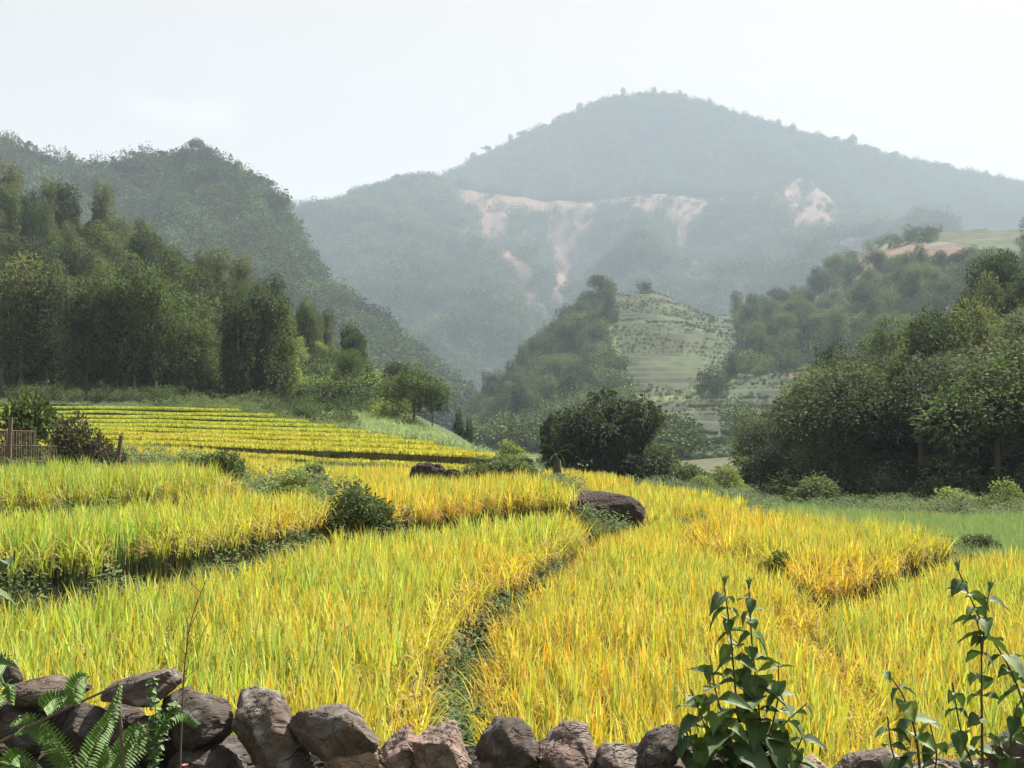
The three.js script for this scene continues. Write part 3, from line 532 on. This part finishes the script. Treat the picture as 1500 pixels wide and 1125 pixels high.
trees(rightNear, 95, 52, [1115, 1560], [0.1, 2.0], (p, u, py, v, R) => {
  const low = u < 1220 ? 0.7 : 1;
  const r = R();
  if (r < 0.24) plant('upright_tree', 'tall', p, low * mix(6.5, 10.5, R()), mix(0.7, 1, R()), `upright narrow tree ${height(v, 0.8, 1.5)} the shaded wood behind the young green rice`, 'tree', `upright trees ${height(v, 0.8, 1.5)} the wood behind the green rice`);
  else if (r < 0.66) plant('dark_tree', 'round', p, low * mix(5, 9, R()), mix(0.9, 1.3, R()), `dark green leafy tree ${height(v, 0.8, 1.5)} the shaded wood behind the young green rice`, 'tree', `dark trees ${height(v, 0.8, 1.5)} the wood behind the green rice`);
  else plant('grey_green_tree', 'grey', p, low * mix(5, 9.5, R()), mix(0.8, 1.2, R()), `grey green small-leaved tree ${height(v, 0.8, 1.5)} the wood behind the young green rice`, 'tree', `grey green trees ${height(v, 0.8, 1.5)} the wood behind the green rice`);
});
trees(rightMid, 150, 53, [700, 1540], [0.9, 2.95], (p, u, py, v, R) => { const kind = R() < 0.5 ? 'round' : 'tall'; plant('hillside_tree', kind, p, mix(9, 19, R()), mix(0.8, 1.2, R()), `${kind === 'round' ? 'round' : 'narrow'} crowned tree ${v > 2.5 ? 'on the crest of' : v > 1.7 ? 'halfway up' : 'low on'} the hazy hillside with grassy terraces`, 'tree', `${kind} trees ${v > 2.5 ? 'on the crest' : v > 1.7 ? 'halfway up' : 'low'} on the terraced hillside`); }, (u, py) => ![0, 10, 20, 30].some((o) => fieldAt(u, py - o)) && !rightBareAt(u, py));
const ridge = (hill, v, kind, name, px, py, ty, w, label, group) => { const [a] = hill.point(px, v); plant(name, kind, a, (py - ty) * -a.z / FPX, w, label, 'tree', group); };
for (const [px, py, ty, w] of [[42, 238, 200, 0.7], [70, 250, 232, 1], [194, 252, 216, 1.1], [236, 246, 214, 1.2], [262, 244, 216, 1.2], [383, 278, 243, 1.2], [395, 288, 250, 1]]) ridge(leftFar, 2, 'open', 'ridge_tree', px, py, ty + 4, w * 0.8, 'flat topped tree standing against the sky on the wooded ridge above the slender trees', 'trees on the nearer wooded ridge');
for (const [px, py, ty] of [[288, 238, 202], [272, 240, 212], [305, 245, 214], [410, 325, 285]]) ridge(leftFar, 2, 'round', 'ridge_tree', px, py, ty, 1, 'bushy dark tree standing on the wooded ridge above the slender trees', 'bushy trees on the nearer wooded ridge');
for (const [px, py, ty] of [[448, 345, 318], [460, 338, 312], [474, 332, 304], [487, 328, 302], [521, 314, 287], [546, 304, 287], [560, 300, 285], [584, 292, 270]]) ridge(slideMountain, 3, 'open', 'saddle_tree', px, py, ty, 1.1, 'small tree standing against the sky on the saddle before the big mountain', 'trees on the saddle');
for (const [px, py, ty, w] of [[762, 214, 195, 1], [1248, 217, 190, 0.6], [830, 182, 168, 1], [712, 236, 214, 1], [1160, 204, 188, 1], [1340, 246, 232, 1]]) ridge(peak, 2, px === 1248 ? 'round' : 'open', 'summit_tree', px, py, ty, w, 'lone tree standing against the sky on the crest of the big hazy mountain', 'lone trees on the big mountain');
for (const [px, py, ty, d, w, label] of [[1458, 545, 352, 118, 0.55, 'large leafy tree towering over the wood behind the young green rice'], [1500, 560, 400, 112, 0.6, 'leafy tree beside the towering tree above the dark wood'], [1300, 600, 478, 112, 0.55, 'rounded tree on the shoulder of the dark wood'],
  [1395, 590, 470, 110, 0.6, 'pale tree with a loose crown in the middle of the dark wood'], [1225, 690, 588, 96, 0.6, 'dark tree at the lower end of the wood by the far fields'], [1160, 715, 640, 88, 0.7, 'small dark tree at the foot of the wood by the far fields']]) stand('wood_tree', px === 1395 ? 'grey' : 'round', px, py, ty, d, w, label, 'tree');
for (const [px, ty] of [[1280, 500], [1345, 470], [1425, 430], [1190, 610], [1250, 560]]) stand('slim_tree', 'tall', px, ty + 150, ty, 108, 0.8, 'slim upright tree rising out of the dark wood behind the young green rice', 'tree', 'slim trees in the dark wood');
{
  const R = rng(717);
  for (let i = 0; i < 34; i++) { const px = mix(0, 450, (i + R()) / 34), h = mix(9, 24, R() * R()); ridge(leftFar, 2, R() < 0.6 ? 'round' : 'tall', 'skyline_tree', px, h + 8, 0, mix(0.8, 1.2, R()), 'leafy tree breaking the skyline of the wooded ridge above the slender trees', 'trees along the skyline of the nearer ridge'); }
  for (let i = 0; i < 40; i++) { const px = mix(640, 1490, (i + R()) / 40), h = mix(5, 14, R() * R()); ridge(peak, 2, R() < 0.6 ? 'round' : 'tall', 'skyline_tree', px, h + 8, 0, mix(0.8, 1.2, R()), 'small leafy tree breaking the skyline of the big hazy mountain', 'trees along the skyline of the big mountain'); }
}
stand('round_tree', 'round', 513, 590, 502, 100, 0.62, 'small dark tree with a round crown on a bare trunk above the grass slope', 'tree');
stand('leaning_tree', 'cone', 541, 590, 530, 101, 0.9, 'narrow dark tree between the round crowned tree and the spreading dark tree', 'tree');
stand('spreading_tree', 'round', 606, 640, 526, 84, 1.0, 'broad dark spreading tree at the lower end of the grass slope', 'tree');
stand('spreading_tree', 'round', 632, 640, 556, 82, 0.8, 'lower dark tree crowded against the broad spreading tree', 'tree');
for (const [px, ty] of [[672, 596], [687, 608]]) stand('cypress_tree', 'cone', px, 652, ty, 92, 0.9, 'small dark pointed conifer below the grass slope', 'tree', 'pointed conifers below the grass slope');
stand('bamboo_grove', 'bamboo', 892, 722, 562, 64, 0.84, 'large dark bamboo grove with drooping crowns at the edge of the valley', 'bamboo');
stand('bamboo_clump', 'bamboo', 812, 712, 598, 76, 0.42, 'smaller arching bamboo clump beside the large dark grove', 'bamboo');
for (const [px, py, ty, d, kind, w, label] of [
  [960, 704, 645, 66, 'shrub', 0.8, 'leafy bush at the foot of the large bamboo grove'], [1040, 722, 690, 66, 'shrub', 0.9, 'dark bush between the bamboo grove and the dark wood'], [1195, 752, 708, 44, 'shrub', 1.15, 'rounded dark green bush at the edge of the young green rice'],
  [1262, 756, 728, 42, 'shrub', 1, 'low bush beside the rounded bush at the young green rice'], [1400, 760, 722, 41, 'lightShrub', 1.2, 'loose leafy bush at the far edge of the young green rice'], [1470, 764, 720, 40, 'lightShrub', 0.8, 'taller pale leaved bush at the end of the young green rice'],
  [1008, 716, 676, 62, 'shrub', 1.0, 'dark leafy bush against the foot of the bamboo grove at the valley edge'], [1066, 724, 688, 60, 'lightShrub', 1.1, 'paler bush in the gap between the bamboo grove and the dark wood'], [1092, 728, 676, 64, 'shrub', 1.0, 'dark bush at the corner of the dark wood facing the bamboo grove'], [1030, 724, 700, 54, 'lightShrub', 1.3, 'low bright bush at the brink before the gap in the wood'],
  [740, 712, 676, 27, 'shrub', 1.1, 'grassy green bush between the long boulder and the small palm'], [700, 708, 684, 27.5, 'shrub', 1.2, 'low bush right behind the slanting rock'], [748, 688, 652, 42, 'lightShrub', 0.8, 'bright leafy bush at the brink of the valley'],
  [318, 706, 664, 22, 'shrub', 0.9, 'rounded green bush behind the weedy rice terrace'], [275, 706, 676, 22.5, 'shrub', 1, 'low green bush next to the rounded bush'], [456, 706, 682, 26, 'shrub', 0.9, 'small lone bush in the yellow rice'],
  [430, 738, 694, 18.5, 'lightShrub', 1.0, 'feathery light green bush on the bank between two rice terraces'], [520, 778, 722, 16.6, 'shrub', 0.85, 'green leafy bush drooping over the bank by the main field'], [560, 776, 742, 16.8, 'shrub', 0.8, 'small bush at the end of the drooping leafy bush'],
  [1145, 862, 812, 15, 'shrub', 0.5, 'small dark green weed clump in the notch of the golden field'], [1320, 815, 796, 24, 'shrub', 1, 'low tuft at the corner of the young green rice'], [1435, 806, 784, 24.5, 'shrub', 1.2, 'low dark plant tuft between the golden and the young green rice'],
  [46, 692, 582, 23.4, 'shrub', 0.42, 'tall bush with pale shining leaves behind the bamboo fence'], [112, 690, 606, 23, 'darkShrub', 0.42, 'dark upright bush between the bamboo fence and the leaning post'], [146, 694, 640, 22.6, 'darkShrub', 0.62, 'low dark brown bush beside the leaning post'],
  [505, 625, 572, 94, 'lightShrub', 0.9, 'light green shrub under the round crowned tree'], [575, 640, 580, 86, 'lightShrub', 0.8, 'light green shrub under the broad spreading tree'], [460, 612, 556, 100, 'shrub', 1, 'dark shrub at the edge of the wood by the terraces']]) stand('bush', kind, px, py, d < 50 ? ty - (py - ty) * 0.2 : ty, d, w * 1.25, label, 'bush');
{                                                                   // a small palm-like tree
  const a = at(815, 724, 32), o = thing('palm_tree', a, 'small palm with a tuft of drooping fronds beside the green bush', 'palm');
  part('trunk', tube([V(0, -0.3, 0), V(0.03, 0.4, 0), V(0, 0.85, 0)], 0.13, 0.07, 8, 6), M.bark, o);
  const L = new Leafage(), R = rng(5); for (let i = 0; i < 26; i++) L.leaf(V(0, 0, 0).add(V(0.12 * i / 26, 0, 0.02)), V(1, -0.5 * i / 26, 0).normalize(), V(0, 0.3, R() - 0.5).normalize(), 0.3, 0.07, [0.05, 0.085, 0.025]);
  for (let i = 0; i < 13; i++) { const f = part('frond', L.geometry(), M.foliage, o); f.position.y = 0.85; f.rotation.set(0, i * 2.4, 0.7 - (i % 4) * 0.4, 'YXZ'); f.scale.setScalar(1.05); }
  o.scale.setScalar(1.45);
}
// undergrowth and far woods, too many to count
function scatter(name, label, category, hill, n, seed, us, vs, geos, material, size, tints, keep) {
  const R = rng(seed), lists = geos.map(() => []);
  for (let i = 0; i < n; i++) {
    const u = mix(us[0], us[1], R()), v = mix(vs[0], vs[1], R()), a = R(), b = R(), c = R(), [p, py] = hill.point(u, v);
    if (keep && !keep(u, py, v, p, c)) continue;
    const s = mix(size[0], size[1], a * a), t = tints[Math.floor(b * tints.length)], e = mix(0.55, 1.5, (c * 7.3) % 1); p.y -= 0.1 * s;
    lists[Math.floor(c * geos.length)].push([place(p, b * 62.8, s * mix(0.85, 1.2, b), s), new THREE.Color(t[0] * e, t[1] * e, t[2] * e)]);
  }
  const o = new THREE.Group(); o.name = numbered(name); scene.add(o); tag(o, label, category, null, 'stuff');
  lists.forEach((l, i) => copies('foliage', geos[i], material, l, o));
}
const puff = [1, 2, 3, 4].map((s) => { const R = rng(s + 700), lobes = []; for (let i = 0; i < 7; i++) lobes.push([(R() - 0.5) * 0.7, 0.3 + R() * 0.6, (R() - 0.5) * 0.7, mix(0.18, 0.36, R()), 1.1]); return crown(s + 800, lobes, 420, 0.1, [0.06, 0.09, 0.03]); });
scatter('undergrowth', 'shrubs and saplings filling the slope beneath the slender trees', 'undergrowth', leftHill, 2600, 61, [-60, 560], [0.75, 3], puff, M.foliage, [1, 3.2], [[0.8, 0.8, 0.8], [1.2, 1.2, 1], [2, 1.95, 1.4]]);
scatter('undergrowth', 'low dark shrubs along the edge of the wood above the topmost terrace', 'undergrowth', leftHill, 700, 69, [-60, 520], [0.04, 0.9], puff, M.foliage, [0.6, 1.4], [[0.8, 0.8, 0.7], [1.2, 1.2, 1]]);
scatter('undergrowth', 'shrubs filling the shaded wood behind the young green rice', 'undergrowth', rightNear, 800, 62, [1110, 1600], [0.02, 2.2], puff, M.foliage, [1, 2.8], [[0.7, 0.7, 0.7], [1, 1, 1], [1.4, 1.3, 1.4]]);
scatter('forest', 'hazy woodland covering the nearer ridge above the slender trees', 'forest', leftFar, 5200, 63, [-60, 730], [0.3, 2.25], puff, M.farFoliage, [9, 20], [[0.8, 0.8, 0.8], [1, 1, 1], [1.3, 1.3, 1.2]]);
scatter('forest', 'scrub and small woods on the terraced hillside across the valley', 'forest', rightMid, 9000, 64, [690, 1580], [0.2, 3.1], puff, M.farFoliage, [2.5, 9], [[0.8, 0.8, 0.8], [1.2, 1.2, 1], [1.6, 1.5, 1.3]], (u, py) => ![0, 6].some((o) => fieldAt(u, py - o)) && !rightBareAt(u, py));
scatter('crops', 'weedy edges and crop rows on the grassy terraces across the valley', 'crops', rightMid, 40000, 67, [860, 1540], [0.2, 3.0], puff, M.farFoliage, [0.6, 1.5], [[0.55, 0.65, 0.5], [0.8, 0.9, 0.6]], (u, py, v, p) => { if (py < 400) return false; const f = p.y / STEP - Math.floor(p.y / STEP); return fieldAt(u, py) && (f > 0.5 && f < 0.8 || f > 0.1 && f < 0.16) && noise(p.x * 0.05, p.y * 0.3) > -0.4; });
scatter('forest', 'hazy woodland on the mountain face around the bare landslide scars', 'forest', slideMountain, 34000, 65, [345, 1390], [0.6, 4.1], puff, M.farFoliage, [12, 30], [[0.8, 0.8, 0.8], [1, 1, 1], [1.3, 1.2, 1.1]], (u, py, v, p, c) => !bare(u, py) || c < 0.07);
scatter('forest', 'pale hazy woodland covering the big mountain peak', 'forest', peak, 30000, 66, [500, 1700], [0.4, 2.15], puff, M.farFoliage, [13, 30], [[0.8, 0.8, 0.8], [1, 1, 1], [1.2, 1.2, 1.1]]);
scatter('slope_grass', 'tall pale grass on the slope below the spreading trees', 'grass', leftHill, 2600, 68, [480, 770], [0.0, 1.0], [grassTuft(88, 40, 0.9, 0.04, [0.2, 0.27, 0.1], [0.3, 0.36, 0.15], 0.5)], M.grass, [0.8, 1.3], [[1, 1, 1], [0.9, 1, 0.9]]);

// ---------------------------------------------------------------- fence by the weeds
{
  const post = (px, y0, y1, d, lean, label) => { const a = at(px, y0, d), h = at(px, y1, d).y - a.y, o = new THREE.Mesh(tube([V(0, -0.5, 0), V(lean * 0.5, h / 2, 0.02), V(lean, h, 0)], 0.055, 0.045, 8, 6), M.oldWood); shadows(o); o.name = numbered('fence_post'); o.position.copy(a); scene.add(o); tag(o, label, 'post'); };
  post(13, 700, 611, 21.6, 0.03, 'upright weathered wooden post in front of the bamboo fence'); post(171, 694, 638, 22.4, 0.09, 'short leaning wooden post at the edge of the yellow rice');
  const R = rng(12), f = thing('bamboo_fence', at(20, 700, 22), 'pale split bamboo fence standing in the weeds beside the dark bushes', 'fence');
  for (let x = -30; x < 84; x += 3.6) { const y1 = x > 56 ? 650 + (x - 56) * 0.3 : 629 + R() * 4, a = at(x, 702, 22 + R() * 0.05).sub(f.position), b = at(x + (R() - 0.5) * 2, y1, 22 + R() * 0.05).sub(f.position); part('slat', tube([a, a.clone().lerp(b, 0.5), b], 0.012, 0.01, 5, 3), M.bamboo, f); }
  for (const y of [630, 652, 674]) { const a = at(-32, y, 21.96).sub(f.position), b = at(y > 640 ? 84 : 52, y + 2, 21.96).sub(f.position); part('rail', tube([a, a.clone().lerp(b, 0.5), b], 0.014, 0.014, 5, 4), M.bamboo, f); }
}

// ---------------------------------------------------------------- plants along the wall
const leafShapes = [0, 1, 2].map((v) => {                            // a pointed leaf a metre long, folded and drooping, along +x
  const n = 8, pos = [], idx = [], col = [];
  for (let i = 0; i <= n; i++) { const t = i / n, w = 0.38 * Math.sin(Math.PI * t ** 0.72) ** 0.9 * (1 - 0.25 * t), y = -0.14 * (v + 1) * t * t; for (const s of [-1, -0.5, 0, 0.5, 1]) { pos.push(t, y + Math.abs(s) * w * 0.35 - 0.02 * Math.sin(t * 20) * Math.abs(s), s * w); const e = s ? 1 : 1.35; col.push(0.062 * e, 0.115 * e, 0.028 * e); } }
  for (let i = 0; i < n; i++) for (let j = 0; j < 4; j++) { const a = i * 5 + j, b = a + 5; idx.push(a, a + 1, b, a + 1, b + 1, b); }
  const g = new THREE.BufferGeometry(); g.setAttribute('position', new THREE.Float32BufferAttribute(pos, 3)); g.setAttribute('color', new THREE.Float32BufferAttribute(col, 3)); g.setIndex(idx); g.computeVertexNormals(); return g;
});
M.broad = [[1, 1, 1], [1.5, 1.35, 0.9], [0.75, 0.8, 0.9], [1.15, 1.1, 1], [2.2, 1.6, 0.8]].map((k) => { const m = leafMaterial(0.45, 0.62); m.color.setRGB(...k); return m; });
const bract = new THREE.ConeGeometry(0.16, 0.75, 5).translate(0, 0.3, 0), budShape = mergeGeometries(Array.from({ length: 15 }, (_, i) => bract.clone().rotateX(0.12 + (i % 3) * 0.3).rotateY(i * 2.4).translate(0, 0.1 + (i % 4) * 0.09, 0)));
M.bud = new THREE.MeshStandardMaterial({ color: new THREE.Color(0.19, 0.3, 0.12), roughness: 1, bumpMap: roughBump, bumpScale: 0.01 });
function weed(label, d, stems, seed, size, step) {
  const R = rng(seed), base = at(stems[0][0][0], stems[0][0][1], d), o = thing('broadleaf_weed', base, label, 'plant');
  for (const [i, line] of stems.entries()) {
    const pts = line.filter((q) => q.length > 1).map(([x, y, e = 0]) => at(x, y, d + e + (i ? (R() - 0.5) * 0.1 : 0)).sub(base)), curve = new THREE.CatmullRomCurve3(pts), len = curve.getLength();
    part('stem', tube(pts, i ? 0.005 : 0.0075, 0.003, 6, 12), M.stem, o);
    let turn = R() * 3;
    for (let s = 0.1; s < len; s += step * mix(0.8, 1.2, R())) {     // leaves in opposite pairs
      turn += 1.35 + R() * 0.5;
      for (const h of [0, Math.PI]) {
        if (R() < 0.06) continue;
        const t = s / len, l = part('leaf', leafShapes[Math.floor(R() * 3)], M.broad[Math.floor(R() ** 1.3 * 4.2)], o); l.position.copy(curve.getPointAt(t));
        l.rotation.set((R() - 0.5) * 0.7, turn + h + (R() - 0.5) * 0.5, mix(0.25, -0.75, R()), 'YXZ'); { const z = size * mix(1.15, 0.62, t * t) * mix(0.6, 1.25, R()); l.scale.set(z, z * mix(0.7, 1.6, R()), z * mix(0.75, 1.15, R())); }
      }
    }
    if (line.at(-1)[0] === 'bud') { const b = part('flower_head', budShape, M.bud, o); b.position.copy(pts.at(-1)); b.scale.set(0.042, 0.058, 0.042); b.rotation.z = (R() - 0.5) * 0.5; }
  }
}
weed('bushy dark green broad-leaved weed with two grey flower heads rising over the stone wall', 4.75, [
  [[1096, 1190], [1080, 1040], [1070, 930], [1061, 858], ['bud']], [[1120, 1190], [1112, 1040], [1102, 950], [1097, 862], ['bud']], [[1090, 1150], [1150, 1060], [1182, 1030]], [[1080, 1150], [1040, 1080], [1012, 1010]],
  [[1110, 1140], [1140, 1020], [1140, 975]], [[1080, 1170], [1020, 1100], [1000, 1060]], [[1110, 1160], [1160, 1110], [1178, 1075]], [[1085, 1120, -0.1], [1050, 1020, -0.15], [1040, 960, -0.1]]], 81, 0.15, 0.055);
weed('tall thin broad-leaved weed with bare stems and small dry heads above the wall', 4.7, [
  [[1440, 1190], [1438, 1040], [1436, 930], [1430, 905]], [[1520, 1100], [1482, 985], [1440, 915], [1418, 868], [1404, 836], ['bud']], [[1438, 960], [1444, 900], [1449, 866], ['bud']], [[1500, 1190], [1480, 1100], [1490, 1030]], [[1450, 1180], [1410, 1080], [1395, 1000]], [[1500, 1150], [1520, 1050], [1500, 960]]], 82, 0.12, 0.085);
weed('small sparse broad-leaved weed growing beside the tall thin weed', 4.7, [[[1352, 1190], [1340, 1070], [1318, 1010], [1298, 985]], [[1350, 1170], [1310, 1110], [1300, 1050]], [[1350, 1180], [1372, 1110], [1362, 1060]]], 83, 0.115, 0.075);
weed('pale weed with large broad leaves at the end of the wall beside the fern', 4.3, [[[-45, 1100], [-28, 950], [-8, 850], [8, 818]]], 84, 0.16, 0.14);
{                                                                   // fern: thing > frond > leaflet
  const leaflet = leafShapes[1], base = at(120, 1150, 4.72), fern = thing('fern', base, 'green fern with arching fronds growing against the stone wall', 'fern');
  M.fern = new THREE.MeshPhysicalMaterial({ color: new THREE.Color(1.35, 1.5, 0.9), vertexColors: true, roughness: 0.7, transmission: 0.35, thickness: 0, side: THREE.DoubleSide });
  const F = [[[150, 1160], [215, 1075], [262, 1045], [290, 1060]], [[110, 1160], [140, 1090], [165, 1045], [176, 1005]], [[90, 1130], [70, 1070], [40, 1048], [18, 1062]], [[110, 1130], [80, 1080], [50, 1062], [25, 1075]], [[100, 1160], [92, 1110], [62, 1075], [20, 1058]],
    [[30, 1165], [15, 1120], [30, 1105], [62, 1130]], [[60, 1040], [80, 1022], [100, 1020], [115, 1030]], [[150, 1140], [185, 1090], [205, 1062], [212, 1070]], [[-20, 1040], [0, 1010], [10, 1000], [18, 1030]], [[-25, 1010], [-5, 975], [12, 962], [24, 975]], [[108, 1030], [112, 1005], [120, 992], [128, 990]], [[140, 1160], [150, 1130], [160, 1110], [155, 1090]]];
  F.forEach((line, i) => {
    const R = rng(i + 500), pts = line.map(([x, y], k) => at(x, y, 4.72 - 0.05 * k + (R() - 0.5) * 0.08).sub(base)), c = new THREE.CatmullRomCurve3(pts), n = Math.round(c.getLength() / 0.017), f = part('frond', tube(pts, 0.003, 0.0012, 5, 10), M.greenStem, fern);
    for (let j = 2; j <= n; j++) for (const h of [-1, 1]) {
      const t = j / n, l = part('leaflet', leaflet, M.fern, f), tan = c.getTangentAt(Math.min(1, t)), side = V(-tan.y, tan.x, 0.35 * h).normalize().multiplyScalar(h).addScaledVector(tan, 0.45).normalize();
      l.position.copy(c.getPointAt(t)); l.quaternion.setFromUnitVectors(V(1, 0, 0), side); l.rotateX((R() - 0.5) * 0.8); l.scale.set(0.062 * Math.sin(Math.PI * mix(0.25, 0.97, t)) + 0.006, 0.04, 0.026);
    }
  });
  const stick = (name, a, b, r, label, cat) => { const p = at(...a), q = at(...b).sub(p), o = new THREE.Mesh(tube([V(0, 0, 0), q.clone().multiplyScalar(0.5).add(V(0.006, 0.01, 0)), q], r, r * 0.8, 6, 8), M.oldWood); shadows(o); o.name = numbered(name); o.position.copy(p); scene.add(o); tag(o, label, cat); };
  stick('wooden_stake', [182, 1190, 4.6], [172, 1002, 4.6], 0.0085, 'thin upright wooden stake among the fern fronds', 'stake'); stick('dead_branch', [-10, 1092, 4.58], [174, 1003, 4.58], 0.007, 'thin dead branch slanting up to the stake over the fern', 'branch');
  const v = at(226, 1170, 4.65), vine = thing('creeping_plant', v, 'upright creeping plant with small round bright leaves beside the fern', 'plant'), R = rng(93);
  for (const line of [[[226, 1170], [224, 1090], [228, 1040], [222, 1000], [234, 992]], [[218, 1170], [236, 1080], [252, 1040], [260, 1025]]]) {
    const pts = line.map(([x, y]) => at(x, y, 4.65).sub(v)), c = new THREE.CatmullRomCurve3(pts); part('stem', tube(pts, 0.003, 0.0015, 5, 14), M.greenStem, vine);
    for (let t = 0.1; t < 1; t += 0.03) for (const h of [0, 3.14]) { const l = part('leaf', leafShapes[0], M.fern, vine); l.position.copy(c.getPointAt(t)); l.rotation.set(R() - 0.5, t * 60 + h, R() - 0.6, 'YXZ'); l.scale.set(0.034, 0.03, 0.04); }
  }
  const s = at(262, 1180, 4.8), dry = thing('dry_weed', s, 'tall dry brown weed stalk with thin twigs standing before the rice', 'plant'), Q = rng(94);
  const main = [[262, 1180], [266, 1060], [272, 960], [281, 905], [302, 850]].map(([x, y]) => at(x, y, 4.8).sub(s)), mc = new THREE.CatmullRomCurve3(main); part('stem', tube(main, 0.006, 0.0016, 6, 16), M.stem, dry);
  for (let t = 0.42; t < 1; t += 0.04) { const p = mc.getPointAt(t), a = Q() * 6.283, l = mix(0.05, 0.16, Q()); const q = p.clone().add(V(Math.cos(a) * l, l * 0.9, Math.sin(a) * l)); part('twig', tube([p, p.clone().lerp(q, 0.5).add(V(0, 0.01, 0)), q], 0.0018, 0.0008, 4, 4), M.stem, dry); }
  for (let t = 0.5; t < 0.8; t += 0.012) { const b = part('seed_head', budShape, M.bud, dry); b.position.copy(mc.getPointAt(t)).add(V((Q() - 0.5) * 0.03, 0, (Q() - 0.5) * 0.03)); b.scale.setScalar(0.009); }
  const fl = thing('pink_flower', at(271, 1122, 4.6), 'tiny pink flower low in front of the stones beside the creeping plant', 'flower'); part('stem', tube([V(0, -0.2, 0), V(0.01, -0.1, 0), V(0, 0, 0)], 0.002, 0.0015, 5, 4), M.greenStem, fl);
  const pink = new THREE.MeshStandardMaterial({ color: new THREE.Color(0.55, 0.1, 0.16), roughness: 0.8, side: THREE.DoubleSide }); for (let i = 0; i < 6; i++) { const l = part('petal', leafShapes[0], pink, fl); l.rotation.set(0, i * 1.047, 0.5, 'YXZ'); l.scale.set(0.017, 0.017, 0.02); }
}
console.log('built');
renderer.render(scene, camera);
